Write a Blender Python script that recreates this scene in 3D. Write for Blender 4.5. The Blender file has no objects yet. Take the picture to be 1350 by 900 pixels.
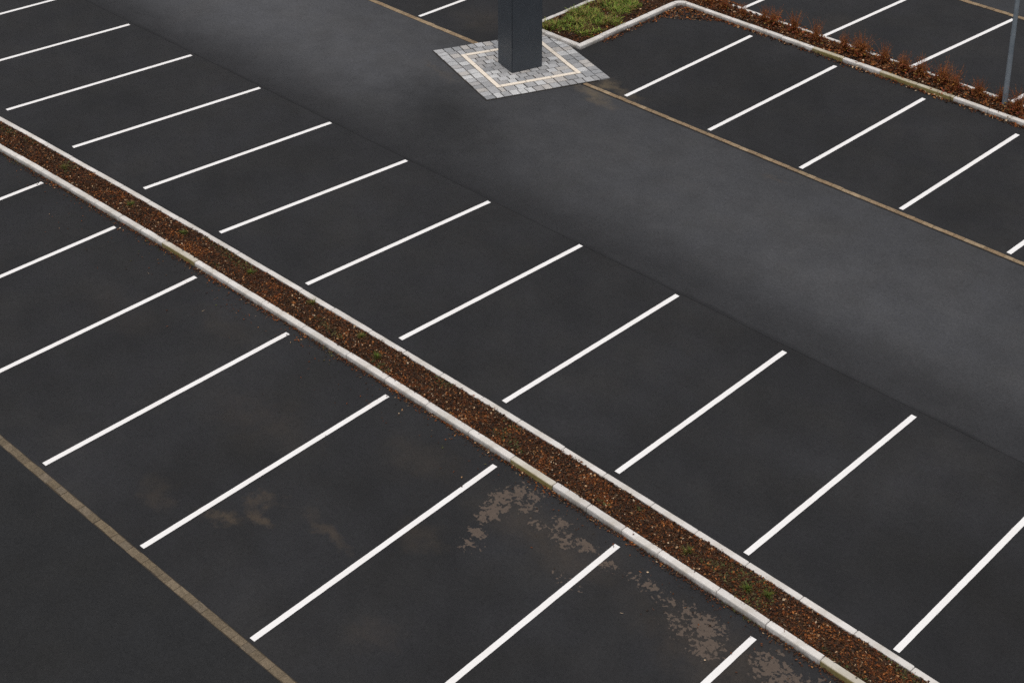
import bpy, math, random
import numpy as np
from mathutils import Vector, Matrix, noise as mnoise

random.seed(7); rng = np.random.default_rng(7)
S = bpy.context.scene
COL = S.collection
R = math.radians

# ------------------------------------------------------------------ helpers
class MB:
    """collects faces; build() links them as ONE mesh object"""
    def __init__(s): s.v = []; s.f = []; s.c = []; s.mi = []
    def face(s, pts, col=None):
        n = len(s.v); s.v += [tuple(p) for p in pts]; s.f.append(tuple(range(n, n + len(pts)))); s.c.append(col)
    def grid(s, rows, col=None, closed=False):
        n = len(s.v); w = len(rows[0])
        for r in rows: s.v += [tuple(p) for p in r]
        for i in range(len(rows) - 1):
            for j in range(w if closed else w - 1):
                k = (j + 1) % w
                s.f.append((n + i*w + j, n + i*w + k, n + (i+1)*w + k, n + (i+1)*w + j)); s.c.append(col)
    def poly_prism(s, base, z0, z1, ch=0.0, col=None):
        """convex prism over a CCW plan polygon with a chamfered top edge"""
        c = [sum(p[0] for p in base)/len(base), sum(p[1] for p in base)/len(base)]
        def inset(d):
            out = []
            for p in base:
                dx, dy = c[0]-p[0], c[1]-p[1]; l = math.hypot(dx, dy) or 1
                out.append((p[0]+dx/l*d*1.4, p[1]+dy/l*d*1.4))
            return out
        a = [(x, y, z0) for x, y in base]; b = [(x, y, z1-ch) for x, y in base]
        rows = [a, b]
        if ch: rows.append([(x, y, z1) for x, y in inset(ch)])
        s.grid(rows, col, closed=True)
        s.face(rows[-1], col)
    def build(s, name, m, parent=None, smooth=False, loc=None):
        me = bpy.data.meshes.new(name)
        me.from_pydata(s.v, [], s.f); me.update()
        if any(c is not None for c in s.c):
            at = me.color_attributes.new('tint', 'FLOAT_COLOR', 'CORNER')
            buf = np.ones((len(me.loops), 4), np.float32); k = 0
            for f, c in zip(s.f, s.c):
                if c is not None: buf[k:k+len(f), :3] = c
                k += len(f)
            at.data.foreach_set('color', buf.ravel())
        if smooth: me.polygons.foreach_set('use_smooth', [True]*len(me.polygons))
        return link(name, me, m, parent, loc)

def link(name, me, m, parent=None, loc=None):
    me.materials.append(m)
    o = bpy.data.objects.new(name, me); COL.objects.link(o)
    if parent: o.parent = parent
    if loc: o.location = loc
    return o

def empty(name, loc=(0, 0, 0), rz=0):
    o = bpy.data.objects.new(name, None); COL.objects.link(o)
    o.location = loc; o.rotation_euler = (0, 0, rz); o.empty_display_size = .2
    return o

def tag(o, label=None, cat=None, group=None, kind=None):
    if label: o['label'] = label
    if cat: o['category'] = cat
    if group: o['group'] = group
    if kind: o['kind'] = kind
    return o

def srgb(r, g, b):
    f = lambda c: (c/255/12.92) if c/255 < .04045 else ((c/255+.055)/1.055)**2.4
    return (f(r), f(g), f(b))

# ------------------------------------------------------------------ node helpers
class NT:
    def __init__(s, name):
        s.m = bpy.data.materials.new(name); s.m.use_nodes = True
        s.t = s.m.node_tree; s.bsdf = s.t.nodes['Principled BSDF']
        s.tc = s.n('ShaderNodeTexCoord')
    def n(s, typ, **kw):
        nd = s.t.nodes.new(typ)
        for k, v in kw.items(): setattr(nd, k, v)
        return nd
    def put(s, sock, v):
        if isinstance(v, bpy.types.NodeSocket): s.t.links.new(v, sock)
        elif isinstance(v, (tuple, list)) and len(v) == 3 and sock.type == 'RGBA': sock.default_value = (*v, 1)
        else: sock.default_value = v
    def math(s, op, a, b=None, c=None, clamp=False):
        nd = s.n('ShaderNodeMath', operation=op, use_clamp=clamp)
        for i, x in enumerate((a, b, c)):
            if x is not None: s.put(nd.inputs[i], x)
        return nd.outputs[0]
    def noise(s, scale, detail=2, rough=.5, vec=None, dist=0, dim='3D'):
        nd = s.n('ShaderNodeTexNoise', noise_dimensions=dim)
        s.put(nd.inputs['Vector'], vec or s.tc.outputs['Object'])
        nd.inputs['Scale'].default_value = scale; nd.inputs['Detail'].default_value = detail
        nd.inputs['Roughness'].default_value = rough; nd.inputs['Distortion'].default_value = dist
        return nd.outputs['Fac']
    def mapr(s, v, a, b, c=0., d=1., smooth=False):
        nd = s.n('ShaderNodeMapRange', interpolation_type='SMOOTHSTEP' if smooth else 'LINEAR')
        s.put(nd.inputs[0], v)
        for i, x in enumerate((a, b, c, d)): nd.inputs[i+1].default_value = x
        return nd.outputs[0]
    def mix(s, fac, a, b, mode='MIX'):
        nd = s.n('ShaderNodeMix', data_type='RGBA', blend_type=mode)
        s.put(nd.inputs[0], fac); s.put(nd.inputs[6], a); s.put(nd.inputs[7], b)
        return nd.outputs[2]
    def scalec(s, col, fac):
        nd = s.n('ShaderNodeVectorMath', operation='SCALE')
        s.put(nd.inputs[0], col); s.put(nd.inputs['Scale'], fac)
        return nd.outputs[0]
    def rgb(s, c):
        nd = s.n('ShaderNodeRGB'); nd.outputs[0].default_value = (*c, 1); return nd.outputs[0]
    def blob(s, x, y, rx, ry, deg=0):
        """1 at the centre of an ellipse on the ground falling to 0 at its rim"""
        mp = s.n('ShaderNodeMapping', vector_type='TEXTURE')
        mp.inputs['Location'].default_value = (x, y, 0); mp.inputs['Rotation'].default_value = (0, 0, R(deg))
        mp.inputs['Scale'].default_value = (rx, ry, 50)
        s.put(mp.inputs[0], getattr(s, 'warp', None) or s.tc.outputs['Object'])
        g = s.n('ShaderNodeVectorMath', operation='LENGTH'); s.put(g.inputs[0], mp.outputs[0])
        return s.math('SUBTRACT', 1.0, g.outputs['Value'], clamp=True)
    def bump(s, h, strength=.3, dist=.01):
        nd = s.n('ShaderNodeBump'); nd.inputs['Strength'].default_value = strength
        nd.inputs['Distance'].default_value = dist; s.put(nd.inputs['Height'], h)
        s.put(s.bsdf.inputs['Normal'], nd.outputs[0])
    def done(s, col, rough=.8, spec=.3):
        s.put(s.bsdf.inputs['Base Color'], col); s.put(s.bsdf.inputs['Roughness'], rough)
        s.bsdf.inputs['Specular IOR Level'].default_value = spec
        return s.m

def asphalt(name, base, warm, hard=(), soft=(), mott=.28, seam=False, light=(), edge=None):
    n = NT(name)
    sep = n.n('ShaderNodeSeparateXYZ'); n.put(sep.inputs[0], n.tc.outputs['Object'])
    wn = n.n('ShaderNodeTexNoise'); n.put(wn.inputs['Vector'], n.tc.outputs['Object'])
    wn.inputs['Scale'].default_value = 1.9; wn.inputs['Detail'].default_value = 4; wn.inputs['Roughness'].default_value = .65
    ws = n.n('ShaderNodeVectorMath', operation='MULTIPLY_ADD'); n.put(ws.inputs[0], wn.outputs['Color'])
    ws.inputs[1].default_value = (1.3, 1.0, 0); n.put(ws.inputs[2], n.tc.outputs['Object'])
    wo = n.n('ShaderNodeVectorMath', operation='SUBTRACT'); n.put(wo.inputs[0], ws.outputs[0]); wo.inputs[1].default_value = (.65, .5, 0)
    n.warp = wo.outputs[0]
    fine = n.noise(30, 3, .8); grit = n.noise(13, 4, .8); big = n.noise(.42, 4, .55); mid = n.noise(1.7, 4, .6)
    f = n.math('ADD', n.mapr(fine, .3, .7, .80, 1.20), n.mapr(grit, .3, .7, -.15, .15))
    f = n.math('MULTIPLY', f, n.mapr(big, .3, .7, 1-mott, 1+mott))
    f = n.math('MULTIPLY', f, n.mapr(mid, .3, .7, .88, 1.12))
    for (x, y, rx, ry, dg, k) in light:            # broad soft zones toned lighter or darker
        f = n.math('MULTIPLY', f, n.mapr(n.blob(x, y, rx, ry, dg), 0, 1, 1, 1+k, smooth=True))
    col = n.mix(n.mapr(n.noise(.8, 3, .6), .42, .68), base, warm)
    if edge is not None:                            # tyre-worn lane surfacing fades in from its joint with the bays
        y0 = n.math('ADD', sep.outputs[1], n.math('MULTIPLY', n.math('SUBTRACT', n.noise(.35, 3, .6), .5), .6))
        xk = n.mapr(sep.outputs[0], -24, -14, .0, .34, smooth=True)
        k = n.math('MAXIMUM', n.mapr(y0, 20.7, 23.0, 0, 1, smooth=True), xk)
        col = n.mix(k, edge, col)
    # pale stone chips showing through the binder
    chips = n.mapr(n.noise(75, 1, .5), .70, .78)
    col = n.scalec(col, f)
    col = n.mix(n.math('MULTIPLY', chips, .22), col, srgb(120, 116, 112))
    dn = n.noise(2.6, 6, .65)
    for (x, y, rx, ry, dg, k, c) in soft:          # dusty dry-mud smears
        b = n.blob(x, y, rx, ry, dg)
        b = n.math('MULTIPLY', n.mapr(b, 0, .9, 0, k*.8, smooth=True), n.mapr(dn, .3, .65, .25, 1))
        b = n.math('MULTIPLY', b, n.mapr(fine, .3, .7, .6, 1.2), clamp=True)
        col = n.mix(b, col, c)
    if hard:                                        # flaked patches of pale dried silt
        acc = None
        wsv, n.warp = n.warp, None
        for (x, y, rx, ry, dg, k) in hard:
            b = n.math('MULTIPLY', n.blob(x, y, rx, ry, dg), k)
            acc = b if acc is None else n.math('MAXIMUM', acc, b)
        e = n.noise(7.5, 6, .72, dist=.2); e2 = n.noise(15, 3, .6)
        fld = n.math('ADD', acc, n.math('MULTIPLY', n.math('SUBTRACT', e, .5), 2.6))
        fld = n.math('ADD', fld, n.math('MULTIPLY', n.math('SUBTRACT', e2, .5), 1.5))
        n.warp = wsv
        msk = n.mapr(fld, .44, .52)
        msk = n.math('MULTIPLY', msk, n.mapr(acc, .02, .14))
        silt = n.scalec(n.rgb(srgb(92, 80, 71)), n.mapr(grit, .3, .7, .86, 1.12))
        col = n.mix(n.math('MULTIPLY', msk, .84), col, silt)
    if seam:                                        # construction joint of the bay surfacing
        y = n.math('ADD', sep.outputs[1], n.math('MULTIPLY', n.math('SUBTRACT', n.noise(.6, 3, .6), .5), .22))
        d = n.math('ABSOLUTE', n.math('SUBTRACT', y, seam))
        k = n.math('MULTIPLY', n.mapr(d, .01, .11, 1, 0, smooth=True), n.mapr(n.noise(.5, 2), .35, .6, .15, .6))
        col = n.mix(k, col, srgb(28, 28, 30))
    n.bump(n.math('ADD', grit, fine), .35, .006)
    return n.done(col, n.mapr(big, .3, .7, .78, .93), .25)

def tint_mat(name, rough=.8, spec=.25, trans=0):
    n = NT(name)
    a = n.n('ShaderNodeAttribute', attribute_name='tint')
    m = n.done(a.outputs['Color'], rough, spec)
    if trans: n.bsdf.inputs['Subsurface Weight'].default_value = 0
    return m

# ------------------------------------------------------------------ materials
DUST = srgb(92, 78, 62); SAND = srgb(112, 98, 76)
M = {}
M['bays'] = asphalt('bay_asphalt', srgb(38, 38, 40), srgb(39.5, 39, 39.5),
    hard=[(-14.42, 14.42, .26, .42, -8, 1.0), (-14.52, 14.72, .26, .36, -4, 1.0), (-14.44, 15.02, .26, .30, 20, .85), (-14.26, 13.94, .2, .15, 0, 1.3),
          (-14.12, 14.86, .26, .24, 0, .75), (-14.22, 15.12, .3, .2, 0, .72), (-13.48, 14.92, .26, .22, 0, .9), (-13.22, 14.72, .36, .2, 0, .8), (-12.92, 14.84, .3, .2, -5, .78),
          (-13.75, 14.66, .3, .16, 0, .5), (-12.42, 14.76, .24, .16, 0, .75), (-12.0, 14.84, .2, .16, 0, .6), (-11.70, 14.86, .28, .2, 20, .72), (-11.4, 14.8, .3, .16, 0, .55),
          (-11.05, 14.86, .26, .2, 0, .7), (-10.66, 14.76, .44, .34, -8, 1.0), (-10.42, 14.5, .36, .34, 0, .85), (-10.95, 14.55, .4, .3, 0, .5),
          (-9.62, 14.82, .36, .36, 0, 1.0), (-9.2, 14.72, .5, .4, 0, .95), (-8.8, 14.9, .5, .34, 0, .75), (-14.15, 13.7, .3, .22, 0, .5), (-12.6, 14.1, .5, .14, 0, .4)],
    soft=[(-17.12, 12.25, .34, .30, 40, .6, DUST), (-16.80, 11.92, .42, .2, -10, .65, DUST), (-17.22, 11.50, .48, .26, 35, .6, DUST),
          (-18.35, 11.15, .6, .32, 0, .2, DUST), (-15.9, 12.4, .8, .22, -8, .4, DUST), (-14.85, 13.25, .5, .5, 0, .2, DUST),
          (-16.05, 14.5, 1.1, .7, 0, .14, DUST), (-13.85, 11.5, .5, .4, 0, .14, DUST), (-21.2, 14.6, 1.2, .5, 0, .12, DUST),
          (-18.6, 13.4, 1.6, .8, 10, .14, DUST), (-13.4, 14.6, 2.2, .8, 0, .25, DUST), (-10.2, 14.5, 2.0, .9, 0, .3, DUST),
          (-23.0, 13.6, 1.6, .7, 0, .1, DUST), (-22.75, 26.55, .55, .4, -20, .7, SAND), (-22.2, 26.5, .7, .25, 0, .4, SAND), (-27.3, 27.2, 1.2, 1.0, 0, .16, DUST),
          (-20.7, 33.0, 1.0, .9, 0, .12, DUST)],
    light=[(-20.5, 28.6, 6, 2.6, 0, -.16), (-12, 29, 4.5, 2.6, 0, -.1), (-7.5, 17.5, 3.2, 2.5, 0, -.3), (-12.5, 19.2, 4, 1.8, 0, .16), (-24, 19, 5, 1.8, 0, .1), (-10.5, 11.5, 4, 2, 0, -.15)])
M['lane'] = asphalt('lane_asphalt', srgb(58, 58.5, 61), srgb(59, 59, 60.5), mott=.10, seam=20.98, edge=srgb(37, 37, 39),
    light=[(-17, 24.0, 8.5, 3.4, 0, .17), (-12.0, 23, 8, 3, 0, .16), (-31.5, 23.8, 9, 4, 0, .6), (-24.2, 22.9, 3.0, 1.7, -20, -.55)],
    soft=[(-22.5, 25.95, .85, .36, -25, .6, SAND), (-23.0, 26.1, .6, .4, 0, .6, SAND), (-17.3, 25.6, .5, .12, 0, .3, DUST), (-26.0, 24.4, 1.1, .14, -20, .25, DUST)])
M['near_lane'] = asphalt('near_lane_asphalt', srgb(34.5, 35, 36.5), srgb(35.5, 35.5, 36), mott=.14)
M['far_lane'] = asphalt('far_lane_asphalt', srgb(51, 52, 55), srgb(52, 52, 53), mott=.12)

def m_paint():
    n = NT('road_paint')
    g = n.noise(40, 4, .7); w = n.noise(9, 6, .7)
    col = n.mix(n.mapr(n.noise(1.2, 3), .35, .7), (.85, .84, .83), (.80, .775, .755))
    col = n.scalec(col, n.mapr(g, .3, .7, .96, 1.03))
    col = n.mix(n.mapr(w, .66, .78, 0, .3), col, srgb(130, 126, 122))
    n.bump(g, .2, .003)
    return n.done(col, .6, .35)
M['paint'] = m_paint()

def m_kerb(name, base, mossy, topk=.5):
    n = NT(name)
    oi = n.n('ShaderNodeObjectInfo')
    sep = n.n('ShaderNodeSeparateXYZ'); n.put(sep.inputs[0], n.tc.outputs['Object'])
    sp = n.noise(60, 3, .7); bl = n.noise(3.2, 5, .65); st = n.noise(11, 5, .7)
    col = n.scalec(n.rgb(base), n.mapr(oi.outputs['Random'], 0, 1, .90, 1.06))
    col = n.scalec(col, n.mapr(sp, .3, .7, .94, 1.06))
    col = n.mix(n.mapr(bl, .45, .7, 0, .5), col, srgb(166, 157, 143))
    col = n.mix(n.mapr(n.noise(18, 4, .65), .63, .72, 0, .5), col, srgb(118, 106, 90))
    # splash dirt at the foot of the stone
    foot = n.mapr(n.math('ADD', sep.outputs[2], n.math('MULTIPLY', n.math('SUBTRACT', st, .5), .19)), .0, .06, .8, 0)
    col = n.mix(foot, col, srgb(92, 84, 74))
    if mossy:
        k = n.mapr(n.noise(2.4, 5, .6), .28, .48, .6, 1.0)
        k = n.math('MULTIPLY', k, n.mapr(sep.outputs[2], .078, .100, 1, topk))
        col = n.mix(k, col, n.mix(n.noise(14, 4), srgb(118, 106, 58), srgb(152, 138, 92)))
    n.bump(n.math('ADD', sp, st), .2, .003)
    return n.done(col, .85, .25)
M['kerb'] = m_kerb('kerb_concrete', (.655, .625, .595), False)
M['kerb_moss'] = m_kerb('mossy_kerb_concrete', (.64, .60, .55), True)
M['kerb_moss_face'] = m_kerb('moss_faced_kerb_concrete', (.66, .625, .58), True, .28)

def m_soil():
    n = NT('bed_soil')
    a = n.noise(22, 6, .75); b = n.noise(3, 4, .6)
    col = n.mix(n.mapr(a, .3, .7), srgb(28, 21, 16), srgb(74, 52, 36))
    col = n.mix(n.mapr(b, .5, .72, 0, .6), col, srgb(66, 44, 28))
    n.bump(a, .8, .02)
    return n.done(col, .95, .1)
M['soil'] = m_soil()
M['leaf'] = tint_mat('dead_leaves', .75, .25)
M['plant'] = tint_mat('dry_plant', .85, .15)
M['green'] = tint_mat('green_growth', .7, .25)
M['stem'] = NT('woody_stem').done(srgb(84, 52, 32), .85, .2)

def m_stone(name, k=1.0, spec=.25):
    n = NT(name)
    a = n.n('ShaderNodeAttribute', attribute_name='tint')
    g = n.noise(45, 4, .75); b = n.noise(6, 5, .65)
    col = n.scalec(a.outputs['Color'], n.mapr(g, .3, .7, .82, 1.18))
    col = n.mix(n.mapr(b, .52, .72, 0, .6), col, n.scalec(a.outputs['Color'], .6))
    n.bump(n.math('ADD', g, b), .4, .006)
    return n.done(col, .85, spec)
M['sett'] = m_stone('granite_sett')
def m_brick():
    n = NT('edging_brick')
    a = n.n('ShaderNodeAttribute', attribute_name='tint')
    g = n.noise(30, 5, .8); b = n.noise(7, 5, .7); c = n.noise(18, 4, .7, dist=1.2)
    col = n.scalec(a.outputs['Color'], n.mapr(g, .3, .7, .68, 1.24))
    col = n.mix(n.mapr(b, .5, .68, 0, .6), col, n.scalec(a.outputs['Color'], .58))
    ck = n.math('ABSOLUTE', n.math('SUBTRACT', c, .5))
    col = n.mix(n.mapr(ck, .0, .022, .7, 0), col, srgb(46, 42, 36))
    n.bump(n.math('ADD', g, b), .6, .01)
    return n.done(col, .9, .2)
M['brick'] = m_brick()
M['joint'] = asphalt('joint_mortar', srgb(46, 44, 42), srgb(54, 48, 42), mott=.2)
M['grout'] = asphalt('joint_grit', srgb(58, 52, 46), srgb(64, 56, 44), mott=.2)

def m_cream():
    n = NT('cream_stone')
    col = n.scalec(n.rgb(srgb(234, 222, 206)), n.mapr(n.noise(20, 5, .7), .3, .7, .88, 1.06))
    return n.done(col, .7, .3)
M['cream'] = m_cream()

def m_clad():
    n = NT('anthracite_cladding')
    b = n.noise(2.2, 4, .6); g = n.noise(90, 2, .5)
    col = n.scalec(n.rgb(srgb(66, 71, 77)), n.mapr(b, .3, .7, .92, 1.08))
    return n.done(col, n.mapr(b, .3, .7, .42, .56), .4)
M['clad'] = m_clad()
M['clad_dark'] = NT('reveal_shadow_gap').done(srgb(34, 36, 40), .6, .3)

def m_galv():
    n = NT('galvanised_steel')
    v = n.n('ShaderNodeTexVoronoi'); v.inputs['Scale'].default_value = 32; n.put(v.inputs['Vector'], n.tc.outputs['Object'])
    b = n.noise(5, 5, .7)
    col = n.mix(n.mapr(b, .35, .7), srgb(112, 122, 131), srgb(140, 148, 155))
    col = n.mix(n.math('MULTIPLY', v.outputs['Color'], .18), col, srgb(160, 166, 171))
    n.bsdf.inputs['Metallic'].default_value = .1
    return n.done(col, .5, .4)
M['galv'] = m_galv()

# ------------------------------------------------------------------ ground surfaces
def sheet(name, x0, y0, x1, y1, z, m):
    b = MB(); b.face([(x0, y0, z), (x1, y0, z), (x1, y1, z), (x0, y1, z)])
    return tag(b.build(name, m), kind='structure')
sheet('ground', -420, -420, 420, 420, 0, M['bays'])
sheet('lane', -90, 20.98, 45, 26.13, .004, M['lane'])
sheet('near_lane', -90, -6, 45, 10.15, .004, M['near_lane'])
sheet('far_lane', -90, 36.62, 45, 43, .004, M['far_lane'])

# ------------------------------------------------------------------ painted bay lines
LW = .098
def bay_line(x0, y0, x1, y1, label, group):
    b = MB(); n = 40; d = Vector((x1-x0, y1-y0)); L = d.length; d /= L; p = Vector((-d.y, d.x))
    rows = []
    for i in range(n+1):
        t = i/n
        c = d*(L*t)
        wl = LW/2 + random.uniform(-.0015, .0015); wr = LW/2 + random.uniform(-.0015, .0015)
        rows.append([(c.x-p.x*wl, c.y-p.y*wl, 0), (c.x+p.x*wr, c.y+p.y*wr, 0)])
    b.grid([[r[1] for r in rows], [r[0] for r in rows]])
    o = b.build('bay_line', M['paint'], loc=(x0, y0, .004))
    return tag(o, label, 'road marking', group)
ORD = ['first', 'second', 'third', 'fourth', 'fifth', 'sixth', 'seventh', 'eighth', 'ninth', 'tenth', 'eleventh', 'twelfth']
def o_(i): return ORD[i]
GM = 'bay lines between the leaf strip and the open lane'
mid = [(-36.62, 16.25, -36.05, 20.86), (-34.03, 16.27, -33.42, 20.88), (-31.45, 16.38, -30.86, 20.88), (-28.89, 16.44, -28.31, 20.92),
       (-26.33, 16.47, -25.84, 20.93), (-23.84, 16.50, -23.39, 20.92), (-21.23, 16.50, -20.95, 20.91), (-18.71, 16.52, -18.53, 20.96),
       (-16.17, 16.50, -16.13, 20.90), (-13.67, 16.44, -13.70, 20.82), (-11.14, 16.37, -11.14, 20.82), (-8.55, 16.26, -8.62, 20.85)]
MID_LABEL = {0: 'white bay line clipping the upper left corner of the photo',
             1: 'white bay line at the left photo edge, second down from the upper left corner',
             2: 'white bay line whose lower end touches the left photo edge above the leaf strip',
             10: 'white bay line beyond the leaf strip, next to the rightmost one of its row',
             11: 'rightmost white bay line beyond the leaf strip, running off the right photo edge'}
for i, q in enumerate(mid):
    q = (q[0], q[1]-.04, q[2], q[3]+.01)
    bay_line(*q, MID_LABEL.get(i, f'white bay line beyond the leaf strip, {o_(i)} from the left in its row'), GM)
GL = 'bay lines between the leaf strip and the near brick edging'
low = [(-28.02, 15.13, -28.1, 10.35), (-25.47, 15.17, -25.5, 10.35), (-22.89, 15.19, -22.86, 10.34), (-20.25, 15.23, -20.19, 10.34),
       (-17.67, 15.24, -17.53, 10.32), (-15.14, 15.21, -14.93, 10.31), (-12.59, 15.17, -12.40, 10.3), (-10.07, 15.08, -9.95, 10.3)]
LOW_LABEL = ['stub of white bay line at the left photo edge, just below the leaf strip',
             'second white bay line from the left on the near side of the leaf strip',
             'third white bay line from the left on the near side of the leaf strip',
             'white bay line reaching the near brick edging farthest to the left',
             'white bay line with brown dusty smears just below it, reaching the brick edging',
             'complete white bay line just left of the pale silt patches, nearest the bottom edge',
             'long white bay line between pale silt patches, cut by the bottom photo edge',
             'short piece of white bay line between silt patches at the bottom photo edge']
for q, l in zip(low, LOW_LABEL): bay_line(*q, l, GL)
GR = 'bay lines between the far brick edging and the bed of rust plants'
for i, (q, l) in enumerate(zip(
    [(-22.08, 26.40, -22.03, 31.02), (-19.71, 26.40, -19.59, 31.01), (-17.30, 26.38, -17.20, 30.97), (-14.90, 26.38, -14.83, 30.87), (-12.54, 26.38, -12.45, 30.9)],
    ['white bay line nearest the grey paved pad and the green bed',
     'white bay line in front of the rust plants, second from the paved pad',
     'white bay line in front of the rust plants, third from the paved pad',
     'white bay line in front of the rust plants, its upper end below the post',
     'short end of white bay line at the right photo edge, touching tan brick edging'])): bay_line(*q, l, GR)
GF = 'bay lines behind the bed of rust plants'
for q, l in zip(
    [(-23.19, 32.22, -23.05, 36.40), (-20.76, 32.22, -20.52, 36.38), (-18.30, 32.22, -17.97, 36.34), (-15.70, 32.18, -15.5, 36.3)],
    ['short white bay line behind the rust plants, leftmost at the top edge',
     'second white bay line from the left behind the rust plants',
     'white bay line behind the rust plants, its far end meeting the metal post',
     'short white bay line just right of the metal post at the photo edge']): bay_line(*q, l, GF)
bay_line(-28.66, 26.20, -28.50, 30.9, 'white bay line at the top photo edge, left of the dark column', 'bay line left of the dark column')

# ------------------------------------------------------------------ brick edging strips (one row of bricks flush in the asphalt)
def edging(x0, x1, yc, w, label, tints, blen=.215, rise=.012, wob=.006):
    b = MB(); x = x0; joint = MB()
    joint.face([(x0, yc-w/2-.012, .006), (x1, yc-w/2-.012, .006), (x1, yc+w/2+.012, .006), (x0, yc+w/2+.012, .006)])
    while x < x1:
        L = blen*random.uniform(.85, 1.12); L = min(L, x1-x)
        if L < .05: break
        jg = random.choice((.001, .0015, .002, .005)); dy = random.uniform(-wob, wob); a = random.uniform(-.03, .03); ww = w*random.uniform(.94, 1.05)
        cx, cy = x+L/2, yc+dy; ca, sa = math.cos(a), math.sin(a)
        pl = [(cx+ca*u-sa*v, cy+sa*u+ca*v) for u, v in ((-L/2+jg, -ww/2), (L/2-jg, -ww/2), (L/2-jg, ww/2), (-L/2+jg, ww/2))]
        t = random.choice(tints); k = random.uniform(.9, 1.07)
        b.poly_prism(pl, .001, rise+random.uniform(-.003, .004), .004, tuple(c*k for c in t))
        x += L
    o = empty('brick_edging', ((x0+x1)/2, yc, 0))
    q = b.build('brick_row', M['brick'], o); q.location = (-(x0+x1)/2, -yc, 0)
    j = joint.build('bedding', M['grout'], o); j.location = (-(x0+x1)/2, -yc, 0)
    tag(o, label, 'brick edging', 'brick edgings between bays and lanes')
tan_ = [srgb(150, 130, 104), srgb(158, 138, 112), srgb(140, 120, 96), srgb(146, 124, 98)]
dull = [srgb(116, 103, 84), srgb(121, 108, 90), srgb(110, 98, 81), srgb(113, 102, 87)]
edging(-30, -4, 10.178, .128, 'dull brown brick edging crossing the lower left corner of the photo', dull)
edging(-23.17, -4, 26.23, .105, 'tan brick edging running from the paved pad to the right photo edge', tan_)
edging(-40, -26.42, 26.05, .125, 'tan brick edging running from the top photo edge down to the paved pad', tan_)
edging(-26, -8, 36.53, .14, 'tan brick edging at the top right corner, passing behind the metal post', tan_)

# ------------------------------------------------------------------ kerbs made of stones
KH = .10
def kerb_stone_mesh(L, W, H, front_round=.018, seed=0):
    """local x along, local y across (front at y=0, back at y=W)"""
    r = random.Random(seed); b = MB()
    g = .0045
    prof = [(0, -.03), (0, H-front_round*1.1), (front_round*.3, H-front_round*.35), (front_round, H), (W-.008, H), (W, H-.008), (W, -.03)]
    xs = [g, g+.010] + [L*i/7 for i in range(1, 7)] + [L-g-.010, L-g]
    rows = []
    for i, x in enumerate(xs):
        e = .008 if i in (0, len(xs)-1) else 0
        row = []
        for (y, z) in prof:
            nz = mnoise.noise(Vector((x*3.1+seed*7.3, y*9, z*9)))*.0045
            nn = mnoise.noise(Vector((x*9+seed*3.7, y*11+5, z*11)))*.0025
            yy = y + (e if y < W/2 else -e) + nz + nn
            zz = z - (e if z > 0 else 0) + (nz*.6 if z > 0 else 0)
            row.append((x, yy, zz))
        rows.append(row)
    b.grid([[rw[k] for rw in rows] for k in range(len(prof))][::-1])
    b.face(rows[0]); b.face(rows[-1][::-1])
    return b

def kerb(joints, origin, ang, W, label, mossy=(), H=KH, group='concrete kerbs round the beds', mosslab='olive moss-stained kerb stone'):
    """joints: distances along the direction ang from origin; front side lies to the right of travel (local -y)"""
    e = empty('kerb', (*origin, 0), ang)
    for i in range(len(joints)-1):
        L = joints[i+1]-joints[i]
        b = kerb_stone_mesh(L, W, H, seed=random.randint(0, 9999))
        ms = i in mossy
        o = b.build('kerb_stone', M['kerb_moss' if ms else 'kerb'], e, smooth=False)
        o.location = (joints[i], random.uniform(-.005, .005), random.uniform(-.004, .003))
        o.rotation_euler = (random.uniform(-.012, .012), random.uniform(-.003, .003), random.uniform(-.004, .004))
        if ms: o['label'] = mosslab
    return tag(e, label, 'kerb', group)

# the near kerb of the leaf strip bows very slightly: follow it with y(x)
NJ = [-33.2, -32.3, -31.3, -30.3, -29.25, -28.3, -27.27, -26.4, -25.6, -24.9, -24.22, -23.2, -22.2, -21.23, -20.1, -18.93, -17.95, -16.95, -15.95,
      -15.0, -14.1, -13.4, -12.7, -12.0, -10.92, -10.05, -9.14, -8.2, -7.3, -6.4, -5.5]
def bow(x): return -.0016*(x+18.5)**2
def curved_kerb(js, y0, W, label, mossy, flip=False):
    cx = (js[0]+js[-1])/2
    e = empty('kerb', (cx, y0+bow(cx), 0), 0); base = y0+bow(cx)
    for i in range(len(js)-1):
        xa, xb = js[i], js[i+1]; ya, yb = y0+bow(xa), y0+bow(xb)
        L = math.hypot(xb-xa, yb-ya); a = math.atan2(yb-ya, xb-xa)
        b = kerb_stone_mesh(L, W, KH, seed=random.randint(0, 9999), front_round=.018)
        ms = i in mossy
        o = b.build('kerb_stone', M['kerb_moss_face' if ms else 'kerb'], e)
        jy = random.uniform(-.006, .006)
        if flip:
            o.location = (xb-cx, yb-base+jy, random.uniform(-.003, .003)); o.rotation_euler = (0, 0, a+math.pi)
        else:
            o.location = (xa-cx, ya-base+jy, random.uniform(-.004, .003)); o.rotation_euler = (random.uniform(-.012, .012), 0, a+random.uniform(-.003, .003))
        if ms: o['label'] = 'kerb stone with olive moss staining on its face'
    return tag(e, label, 'kerb', 'concrete kerbs round the beds')
curved_kerb(NJ, 15.425, .115, 'pale kerb on the near side of the leaf strip, leaves along its foot',
            {10, 19, 26, 27})
FJ = [-33.0 + .92*i + random.uniform(-.05, .05) for i in range(31)]
curved_kerb(FJ, 16.245, .112, 'pale kerb on the far side of the leaf strip, no leaves along it', set(), flip=True)

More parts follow.
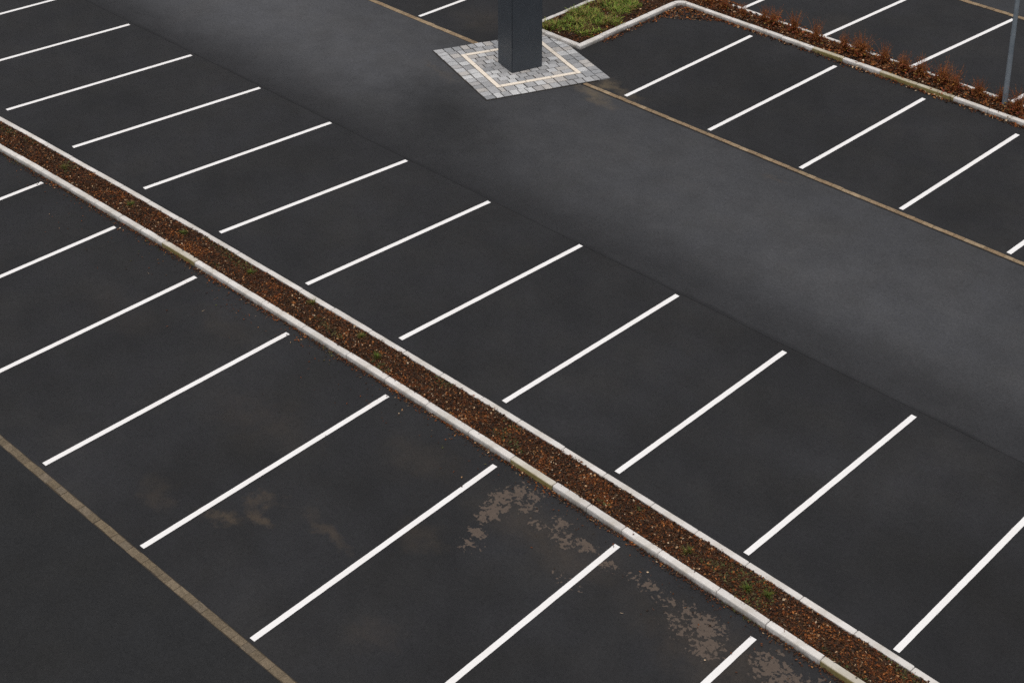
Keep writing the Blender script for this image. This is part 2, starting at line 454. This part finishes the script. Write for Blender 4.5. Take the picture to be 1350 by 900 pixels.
# ---- green bed and rust-plant bed kerbs
kerb([0, .5, 1.04, 1.535], (-26.12, 27.50), 0, .13, 'short pale kerb at the front end of the green bed, touching the paved pad')
# side kerb: front faces +x
kerb([0, .85, 1.75, 2.62, 3.63], (-24.455, 27.505), R(90), .14, 'pale kerb along the right side of the green bed beside an empty bay')
kerb([0, .9, 1.8, 2.7, 3.6, 4.5], (-26.20, 32.05), R(-90), .12, 'pale kerb along the far left side of the green bed')
# bed of rust plants
RJ = [-24.305, -23.72, -22.9, -22.35, -21.35, -20.45, -19.60, -18.58, -17.62, -16.66, -15.8, -14.9, -13.95, -13.0, -12.0, -11.0]
kerb([x+24.305 for x in RJ], (-24.305, 31.285), 0, .115, 'weathered concrete kerb in front of the rust plants, some stones mossy brown', mossy={5, 7, 8}, mosslab='kerb stone with olive brown moss staining')
b = MB(); W_ = .125; r0 = .15                 # quarter-round corner stone between the two kerbs
prof = [(0, -.03), (0, KH-.02), (.005, KH-.006), (.018, KH), (W_-.008, KH), (W_, KH-.008), (W_, -.03)]
rows = [[((r0+y)*math.cos(a), (r0+y)*math.sin(a), z) for (y, z) in prof] for a in [math.pi - .025 - (math.pi/2-.05)*i/10 for i in range(11)]]
b.grid([[rw[k] for rw in rows] for k in range(len(prof))][::-1]); b.face(rows[0]); b.face(rows[-1][::-1])
e = empty('kerb', (-24.305, 31.135, 0)); b.build('kerb_stone', M['kerb'], e)
tag(e, 'small curved corner kerb stone where the green bed meets the rust-plant bed', 'kerb', 'concrete kerbs round the beds')
FR = sorted([12.3-.95*i for i in range(13)])
kerb([x-FR[0] for x in FR], (-12.0, 32.085), math.pi, .105, 'pale concrete kerb behind the rust plants, half hidden by their stems')

# ------------------------------------------------------------------ planting beds (soil)
def soil(name, x0, x1, fy0, fy1, z0, nx, ny):
    b = MB(); rows = []
    for j in range(ny+1):
        row = []
        for i in range(nx+1):
            x = x0+(x1-x0)*i/nx; t = j/ny; y = fy0(x)+(fy1(x)-fy0(x))*t
            z = z0 + .02*mnoise.noise(Vector((x*2.2, y*2.2, 1))) + .012*mnoise.noise(Vector((x*9, y*9, 3))) + .012*math.sin(t*math.pi)
            row.append((x, y, z))
        rows.append(row)
    b.grid(rows)
    return tag(b.build(name, M['soil'], smooth=True), kind='structure')
soil('planting_bed', -33, -5.5, lambda x: 15.50+bow(x), lambda x: 16.165+bow(x), .062, 260, 10)
soil('planting_bed', -24.4, -11.5, lambda x: 31.37, lambda x: 32.02, .07, 130, 8)
soil('planting_bed', -26.12, -24.55, lambda x: 27.6, lambda x: 32.05, .075, 20, 50)
soil('planting_bed', -24.56, -24.38, lambda x: 31.3, lambda x: 32.05, .074, 3, 8)

# ------------------------------------------------------------------ leaf litter (uncountable): one mesh each
PAL = [srgb(*c) for c in ((62, 38, 24), (78, 46, 26), (94, 54, 28), (52, 36, 26), (112, 62, 30), (70, 52, 38), (44, 32, 24), (86, 64, 44))]
RUST = [srgb(*c) for c in ((134, 76, 34), (150, 90, 42), (120, 64, 30), (106, 58, 30), (162, 102, 54), (86, 50, 28))]
PALE = [srgb(*c) for c in ((176, 136, 96), (196, 162, 126), (160, 112, 66), (206, 180, 150))]
def leaf(b, x, y, z, L, W, yaw, tilt, roll, col, curl=.25):
    Mx = Matrix.Rotation(yaw, 3, 'Z') @ Matrix.Rotation(tilt, 3, 'Y') @ Matrix.Rotation(roll, 3, 'X')
    pts = [(-L/2, 0, 0), (-L*.1, -W/2, W*curl), (L*.25, -W*.36, W*curl*.8), (L/2, 0, 0), (L*.25, W*.36, W*curl*.8), (-L*.1, W/2, W*curl)]
    pts = [Mx @ Vector(p) + Vector((x, y, z)) for p in pts]
    n = len(b.v); b.v += [tuple(p) for p in pts]
    b.f += [(n, n+1, n+2, n+3), (n, n+3, n+4, n+5)]; b.c += [col, col]
def pick(x, y, rust_bias=0, pale=.05):
    v = mnoise.noise(Vector((x*1.5, y*2.2, 9.1))) + .5*mnoise.noise(Vector((x*4.3, y*4.3, 2.7))) + rust_bias
    r = random.random()
    if y < 17 and r < .3 and mnoise.noise(Vector((x*1.1, y*3, 5.5))) > .38: c = random.choice(((.10, .095, .03), (.075, .085, .025), (.12, .10, .04)))
    elif r < pale: c = random.choice(PALE)
    elif v > .3 and r < .55 or r > .93: c = random.choice(RUST)
    else: c = random.choice(PAL)
    k = random.uniform(.5, 1.08); return tuple(q*k for q in c)
def litter(name, pts, zf, label, cat, size=(.03, .07), pale=.05, rust=0, flat=.35):
    b = MB()
    for x, y in pts:
        L = random.uniform(*size); 
        if random.random() < .42: Wd = L*random.uniform(.10, .2); L *= 1.5
        else: Wd = L*random.uniform(.4, .75)
        leaf(b, x, y, zf(x, y)+random.uniform(.004, .022), L, Wd, random.uniform(0, 6.28), random.gauss(0, flat), random.gauss(0, flat*1.2), pick(x, y, rust, pale))
    return tag(b.build(name, M['leaf']), label, cat, kind='stuff')
def uni(n, x0, x1, y0, y1, cv=None):
    out = []
    for _ in range(n):
        x = random.uniform(x0, x1); out.append((x, random.uniform(y0, y1) + (bow(x) if cv else 0)))
    return out
bz = lambda x, y: .07 + .02*mnoise.noise(Vector((x*2.2, y*2.2, 1)))
litter('leaf_litter', uni(56000, -32, -6, 15.52, 16.15, True), bz,
       'brown and rust dead leaves and twigs filling the long kerbed strip', 'leaf litter', (.020, .055), .05)
fb = []
for _ in range(5200):                      # drift along the foot of the near kerb
    x = random.uniform(-32, -6); d = abs(random.gauss(0, .055))
    if mnoise.noise(Vector((x*1.3, 0, 4))) + .35*random.random() < -.02: d *= .5
    fb.append((x, 15.415 + bow(x) - d))
for _ in range(420): 
    x = random.uniform(-30, -7); fb.append((x, 15.3 + bow(x) - random.expovariate(3.2)))
for _ in range(150): x = random.uniform(-31, -6); fb.append((x, 15.535 + bow(x) - abs(random.gauss(0, .018))))
for cx, cy, n_ in ((-27.85, 15.2, 30), (-25.3, 15.22, 25), (-21.6, 15.0, 26), (-19.9, 15.2, 22)):
    for _ in range(n_): fb.append((random.gauss(cx, .18), random.gauss(cy, .06)))
litter('fallen_leaves', fb, lambda x, y: .10 if y > 15.45+bow(x) else .004, 'small dead leaves drifted along the foot of the near kerb', 'fallen leaves', (.02, .045), .06, .05, .25)
rb = uni(7200, -24.3, -12, 31.41, 31.98) + uni(900, -24.3, -23.2, 31.41, 32.2)
litter('leaf_litter', rb, lambda x, y: .085, 'rust brown dead leaves covering the bed under the rust plants', 'leaf litter', (.035, .085), .09, .22, .5)
kb = []
for _ in range(1500):
    x = random.uniform(-24.2, -12); kb.append((x, 31.27 - abs(random.gauss(0, .06))))
for _ in range(650):                       # heap in the corner of the bay
    u, v = random.random(), random.random()
    if u+v > 1: u, v = 1-u, 1-v
    kb.append((-24.42+u*1.55, 31.26-v*1.05-.0*u))
for _ in range(260): kb.append((-24.42+abs(random.gauss(0, .08)), random.uniform(28.2, 31)))
litter('fallen_leaves', kb, lambda x, y: .006, 'rust dead leaves heaped in the bay corner and along the far kerb', 'fallen leaves', (.035, .08), .12, .3, .4)
gb = uni(4200, -26.05, -24.6, 27.65, 32.0)
litter('leaf_litter', gb, lambda x, y: .09, 'brown dead leaves lying between the tufts of the green bed', 'leaf litter', (.035, .075), .06, .05, .45)

# ------------------------------------------------------------------ blades / grass
def blade(b, x, y, z, h, lean, yaw, w, col):
    dx, dy = math.cos(yaw), math.sin(yaw); px, py = -dy*w/2, dx*w/2
    rows = []
    for t in (0, .4, .75, 1):
        o = lean*t*t; hh = h*(t-.25*lean/h*t*t if h else 0)
        k = (1-t*.85)
        rows.append([(x+dx*o-px*k, y+dy*o-py*k, z+hh), (x+dx*o+px*k, y+dy*o+py*k, z+hh)])
    b.grid(rows, col)
GREEN = [srgb(*c) for c in ((118, 146, 50), (134, 160, 58), (100, 128, 44), (148, 162, 68), (86, 110, 42), (150, 152, 72))]
OLIVE = [srgb(*c) for c in ((140, 126, 66), (124, 102, 56), (156, 130, 78), (112, 86, 50))]
b = MB()
for _ in range(520):
    cx = random.uniform(-26.0, -24.68); cy = random.uniform(27.72, 32.0)
    d = mnoise.noise(Vector((cx*1.6, cy*1.3, 6.5)))
    edge = min(cx+26.05, -24.62-cx, cy-27.65)
    right = (cy-29.0)*.18 + (cx+25.4)*.25
    if d < -.16+max(0, right)*.75 - (.1 if edge > .25 else -.12): continue
    if mnoise.noise(Vector((cx*5.5, cy*4.5, 8.5))) < -.32: continue
    g = random.random() < .74 - max(0, right)*.5
    for _ in range(random.randint(22, 40)):
        yaw = random.uniform(0, 6.28); r_ = abs(random.gauss(0, .07))
        c = random.choice(GREEN if g and random.random() < .85 else OLIVE); k = random.uniform(.4, 1.15)
        blade(b, cx+r_*math.cos(yaw), cy+r_*math.sin(yaw), .07, random.uniform(.04, .15), random.uniform(.04, .16), yaw+random.gauss(0, .5), random.uniform(.014, .034), tuple(q*k for q in c))
tag(b.build('ground_cover', M['green']), 'low green and olive grass growing in the kerbed bed beside the dark column', 'ground cover', kind='stuff')

# small tufts in the leaf strip
def tuft_mesh(seed, cols, n=80, r=.055, h=(.03, .10)):
    st = random.getstate(); random.seed(seed); b = MB()
    for _ in range(n):
        yaw = random.uniform(0, 6.28); q = abs(random.gauss(0, r*.6)); c = random.choice(cols); k = random.uniform(.75, 1.2)
        blade(b, q*math.cos(yaw), q*math.sin(yaw), 0, random.uniform(*h), random.uniform(.02, .08), yaw, random.uniform(.008, .016), tuple(x*k for x in c))
    random.setstate(st); return b
DIM_G = [tuple(q*.42 for q in c) for c in GREEN[:5]+OLIVE[:2]]; DIM_O = [tuple(q*.5 for q in c) for c in OLIVE+GREEN[3:]]
TF = [(-28.10, 15.72, 1, 'yellow olive tuft in the leaf strip, nearest the left photo edge'),
      (-25.84, 15.80, 0, 'small green weed in the leaf strip, second tuft from the left photo edge'),
      (-24.20, 15.88, 0, 'green weed in the leaf strip just behind the left mossy kerb stone'),
      (-22.15, 15.90, 0, 'small green weed in the leaf strip, fourth tuft from the left photo edge'),
      (-20.57, 16.06, 1, 'olive moss tuft hugging the far kerb of the leaf strip'),
      (-19.16, 15.98, 1, 'dull olive weed in the leaf strip just left of a brighter green one'),
      (-18.50, 15.78, 0, 'bright green weed mid-strip, right beside a dull olive one'),
      (-11.71, 15.72, 1, 'faint dark weed in the leaf strip, above the pair at the lower right'),
      (-10.65, 15.70, 0, 'left one of the pair of green weeds in the lower right of the leaf strip'),
      (-10.36, 15.80, 0, 'right one of the pair of green weeds in the lower right of the leaf strip')]
for i, (x, y, k, l) in enumerate(TF):
    o = tuft_mesh(50+i, DIM_O if k else DIM_G).build('weed_tuft', M['green'], loc=(x, y-.01, .075))
    o.rotation_euler = (0, 0, random.uniform(0, 6)); tag(o, l, 'weed', 'weeds in the leaf strip')

# ------------------------------------------------------------------ rust plants in the right bed
PCOL = [srgb(*c) for c in ((146, 88, 46), (128, 74, 40), (164, 104, 56), (106, 62, 36), (136, 80, 46))]
def dry_plant(seed):
    st = random.getstate(); random.seed(seed)
    s = MB(); f = MB(); H = random.uniform(.52, .70)
    for _ in range(80):
        yaw = random.uniform(0, 6.28); h = H*random.uniform(.45, 1.0); lean = abs(random.gauss(0, .10))
        r0 = abs(random.gauss(0, .05))
        c = random.choice(PCOL); k = random.uniform(.8, 1.15); c = tuple(q*k for q in c)
        x0, y0 = r0*math.cos(yaw), r0*math.sin(yaw); dx, dy = math.cos(yaw), math.sin(yaw)
        rad = random.uniform(.0024, .0038); rows = []
        for t in (0, .35, .7, 1):
            o = lean*t*t; rr = rad*(1-.75*t)
            rows.append([(x0+dx*o+rr*math.cos(q), y0+dy*o+rr*math.sin(q), h*t) for q in (0, 2.09, 4.19)])
        s.grid(rows, c, closed=True)
        for _ in range(random.randint(9, 15)):
            t = random.uniform(.12, .97); o = lean*t*t
            L = random.uniform(.018, .05)*(1.25-.75*t)
            leaf(f, x0+dx*o+random.gauss(0, .006), y0+dy*o+random.gauss(0, .006), h*t, L, L*random.uniform(.14, .3), random.uniform(0, 6.28),
                 -random.uniform(.3, 1.2), random.uniform(-.5, .5), tuple(q*random.uniform(.75, 1.2) for q in c))
    for _ in range(300):                    # dead leaves hung up low in the clump
        a = random.uniform(0, 6.28); r_ = abs(random.gauss(0, .13)); z = random.uniform(.0, .26)*max(.1, 1-r_*2.6)
        c = random.choice(RUST+PCOL); L = random.uniform(.035, .075)
        leaf(f, r_*math.cos(a), r_*math.sin(a), z+.01, L, L*random.uniform(.3, .6), random.uniform(0, 6.28), random.gauss(0, .6), random.gauss(0, .6), tuple(q*random.uniform(.5, 1.0) for q in c))
    e = empty('dry_plant')
    s.build('stems', M['plant'], e); f.build('dry_leaves', M['leaf'], e)
    random.setstate(st); return e
def dup(o, parent=None):
    c = o.copy(); COL.objects.link(c)
    if parent: c.parent = parent
    for ch in o.children: dup(ch, c)
    return c
PP = [(-24.25, 31.62), (-23.85, 31.72), (-23.35, 31.66), (-22.78, 31.74), (-22.22, 31.80), (-21.86, 31.86), (-21.28, 31.80), (-20.54, 31.72), (-19.93, 31.70), (-19.42, 31.78),
      (-18.92, 31.78), (-18.34, 31.74), (-17.88, 31.72), (-17.30, 31.74), (-16.77, 31.72), (-16.30, 31.76), (-15.80, 31.86), (-15.28, 31.66)]
protos = [dry_plant(200+i) for i in range(5)]; used = set()
for i, (x, y) in enumerate(PP):
    k = (i*3+i//5) % 5
    if k not in used: o = protos[k]; used.add(k)
    else: o = dup(protos[k])
    o.location = (x+random.uniform(-.12, .12)*(i < 15), y+random.uniform(-.08, .06)*(i < 15), .075); o.rotation_euler = (0, 0, random.uniform(0, 6.28)); sc = random.choice((.62, .78, .9, 1.0, 1.08)) if i > 2 else .7
    if 4 < i < 6: sc = .95
    wd = random.uniform(1.1, 1.55); o.scale = (sc*wd, sc*wd, sc)
    if i == 0: l = 'dry rust plant farthest left in its bed, by the angled kerb corner'
    elif i == 16: l = 'dry rust plant right behind the foot of the metal post'
    elif i == 17: l = 'dry rust plant at the right photo edge, right of the metal post'
    elif i == 15: l = 'dry rust plant just left of the metal post'
    elif i < 9: l = f'dry rust-coloured plant, {ORD[i]} from the left in its kerbed bed'
    else: l = f'dry rust-coloured plant, {ORD[15-i]} to the left of the one beside the post' if i < 14 else 'dry rust-coloured plant, next but one left of the metal post'
    tag(o, l, 'plant', 'rust plants along the kerbed bed')

# ------------------------------------------------------------------ metal post
e = empty('metal_post', (-15.68, 31.80, .07))
b = MB(); rows = []
for z, r_ in ((-.2, .060), (.0, .060), (.35, .058), (1.5, .054), (3, .048), (5.2, .040)):
    rows.append([(r_*math.cos(a*math.pi/14), r_*math.sin(a*math.pi/14), z) for a in range(28)])
b.grid(rows, closed=True); b.build('pole', M['galv'], e, smooth=True)
b = MB()
b.grid([[(.04*k*math.cos(a*math.pi/14), .04*k*math.sin(a*math.pi/14), z) for a in range(28)] for k, z in ((1.12, 5.17), (1.12, 5.21), (.8, 5.25), (.05, 5.26))], closed=True)
b.build('cap', M['galv'], e, smooth=True)
tag(e, 'slim grey galvanised post standing in the rust-plant bed at the right edge', 'post')

# ------------------------------------------------------------------ paved pad with granite setts and cream border
A = Vector((-26.92, 25.02)); B_ = Vector((-24.15, 24.05)); Cc = Vector((-22.91, 26.84))
ux = (B_-A); UL = ux.length; ux /= UL; vx = (Cc-B_); VL = vx.length; vx /= VL
ang = math.atan2(ux.y, ux.x)
pad = empty('paved_pad', (A.x, A.y, 0))
def P(u, v): q = ux*u + vx*v; return (q.x, q.y)
GREY = [srgb(*c) for c in ((170, 170, 171), (180, 180, 181), (160, 160, 161), (150, 150, 151), (190, 190, 190), (164, 162, 161), (144, 145, 147), (176, 172, 168))]
SANDY = [srgb(178, 170, 154), srgb(172, 164, 150)]
def hidden(u, v):
    q = A + ux*u + vx*v; return q.y > 27.56
def sett(b, u0, v0, u1, v1):
    g = .010; j = lambda: random.uniform(-.006, .006)
    uc, vc = (u0+u1)/2, (v0+v1)/2
    if hidden(uc, vc): return
    pl = [P(u0+g+j(), v0+g+j()), P(u1-g+j(), v0+g+j()), P(u1-g+j(), v1-g+j()), P(u0+g+j(), v1-g+j())]
    sandy = math.hypot(uc-UL, vc-VL*.8) < .7 and random.random() < .07
    c = random.choice(SANDY if sandy else GREY); k = random.uniform(.94, 1.05)
    b.poly_prism(pl, -.01, .030+random.uniform(-.003, .004), .007, tuple(x*k for x in c))
def course(b, along_u, c0, c1, s0, s1, step, ph=0.):
    s = s0
    first = True
    while s < s1-1e-4:
        L = step*random.uniform(.88, 1.12)
        if first and ph: L *= ph
        first = False
        if s1-(s+L) < step*.45: L = s1-s
        if along_u: sett(b, s, c0, s+L, c1)
        else: sett(b, c0, s, c1, s+L)
        s += L
w1, w2, bw = .245, .235, .11
ring = MB(); field = MB()
course(ring, True, 0, w1, 0, UL, .20); course(ring, True, VL-w1, VL, 0, UL, .20)
course(ring, False, 0, w1, w1, VL-w1, .20); course(ring, False, UL-w1, UL, w1, VL-w1, .20)
i1 = w1+w2
course(ring, True, w1, i1, w1, UL-w1, .25, .6); course(ring, True, VL-i1, VL-w1, w1, UL-w1, .25, .6)
course(ring, False, w1, i1, i1, VL-i1, .25, .6); course(ring, False, UL-i1, UL-w1, i1, VL-i1, .25, .6)
i2 = i1+bw; u = i2; r_ = 0; nr = 9; du = (UL-2*i2)/nr
for k in range(nr): course(field, False, i2+k*du, i2+(k+1)*du, i2, VL-i2, .235, .5 if k % 2 else 1)
ring.build('outer_setts', M['sett'], pad); field.build('inner_setts', M['sett'], pad)
def strip(u0, v0, u1, v1, along_u):
    b = MB(); n = 3 if along_u else 3
    for k in range(n):
        a0, a1 = k/n, (k+1)/n
        if along_u: q = (u0+(u1-u0)*a0+.003, v0, u0+(u1-u0)*a1-.003, v1)
        else: q = (u0, v0+(v1-v0)*a0+.003, u1, v0+(v1-v0)*a1-.003)
        if hidden((q[0]+q[2])/2, (q[1]+q[3])/2): continue
        b.poly_prism([P(q[0]+.004, q[1]+.004), P(q[2]-.004, q[1]+.004), P(q[2]-.004, q[3]-.004), P(q[0]+.004, q[3]-.004)], -.01, .034, .004)
    return b.build('border_strip', M['cream'], pad)
strip(i1, i1, UL-i1, i2, True); strip(i1, VL-i2, UL-i1, VL-i1, True)
strip(i1, i2, i2, VL-i2, False); strip(UL-i2, i2, UL-i1, VL-i2, False)
jb = MB(); h = .018
vt = VL-.30
jb.poly_prism([P(-.012, -.012), P(UL+.012, -.012), P(UL+.012, vt), P(-.012, VL+.012)], -.02, h, .004)
jb.build('bedding', M['joint'], pad)
tag(pad, 'grey sett pad with a cream stone border round the foot of the dark column', 'paved pad')

# ------------------------------------------------------------------ dark column
C0 = Vector((-24.685, 25.415))
ca = R(72.3); d1 = Vector((math.cos(ca), math.sin(ca))); d2 = Vector((-d1.y, d1.x))
cs1, cs2, CH = .80, .70, 6.5
colm = empty('column', (C0.x, C0.y, .028), ca)
def box(b, x0, y0, z0, x1, y1, z1, ch=0): b.poly_prism([(x0, y0), (x1, y0), (x1, y1), (x0, y1)], z0, z1, ch)
b = MB(); box(b, .012, .012, 0, cs1-.012, cs2-.012, CH-.02); b.build('core', M['clad_dark'], colm)
def panel(x0, y0, x1, y1):
    b = MB(); box(b, x0, y0, .012, x1, y1, CH); b.build('cladding_panel', M['clad'], colm)
panel(.015, 0, cs1-.015, .011); panel(.015, cs2-.011, cs1-.015, cs2)
panel(0, .015, .0105, cs2-.015); panel(cs1-.0105, .015, cs1, cs2-.015)
b = MB(); box(b, -.01, -.01, CH+.002, cs1+.01, cs2+.01, CH+.05, .006); b.build('cap', M['clad'], colm)
tag(colm, 'thick square anthracite column standing on the grey sett pad at the top', 'column')

# ------------------------------------------------------------------ light, sky, camera
SUN_EL, SUN_AZ = R(76), R(150)          # azimuth measured from +y towards +x; a veiled sun behind cloud
sd = Vector((math.sin(SUN_AZ)*math.cos(SUN_EL), math.cos(SUN_AZ)*math.cos(SUN_EL), math.sin(SUN_EL)))
L = bpy.data.lights.new('sun', 'SUN'); L.energy = 1.3; L.angle = R(40); L.color = (1, .955, .90)
lo = bpy.data.objects.new('sun', L); COL.objects.link(lo); lo.rotation_euler = (-sd).to_track_quat('-Z', 'Y').to_euler(); lo.location = (0, 0, 60)
W = bpy.data.worlds.new('World'); S.world = W; W.use_nodes = True
nt = W.node_tree; bg = nt.nodes['Background']
sky = nt.nodes.new('ShaderNodeTexSky'); sky.sky_type = 'NISHITA'; sky.sun_disc = False
sky.sun_elevation = SUN_EL; sky.sun_rotation = SUN_AZ; sky.air_density = 1.0; sky.dust_density = 4; sky.ozone_density = 1
hs = nt.nodes.new('ShaderNodeHueSaturation'); hs.inputs['Saturation'].default_value = .22
nt.links.new(sky.outputs[0], hs.inputs['Color']); nt.links.new(hs.outputs[0], bg.inputs['Color'])
bg.inputs['Strength'].default_value = .10

cam = bpy.data.cameras.new('camera'); co = bpy.data.objects.new('camera', cam); COL.objects.link(co)
cam.sensor_fit = 'HORIZONTAL'; cam.sensor_width = 36; cam.lens = 2243.32/1350*36
cam.shift_y = -450/1350; cam.clip_start = .1; cam.clip_end = 2000
co.location = (0, 0, 17.0636); co.rotation_euler = (math.pi/2-.4049, 0, .7708)
S.camera = co
S.render.resolution_x, S.render.resolution_y = 1024, 682
vs = S.view_settings; vs.view_transform = 'Standard'; vs.look = 'None'; vs.exposure = .15; vs.gamma = 1
S.render.engine = 'CYCLES'; S.cycles.use_denoising = False
S.cycles.max_bounces = 5; S.cycles.diffuse_bounces = 3; S.cycles.glossy_bounces = 2
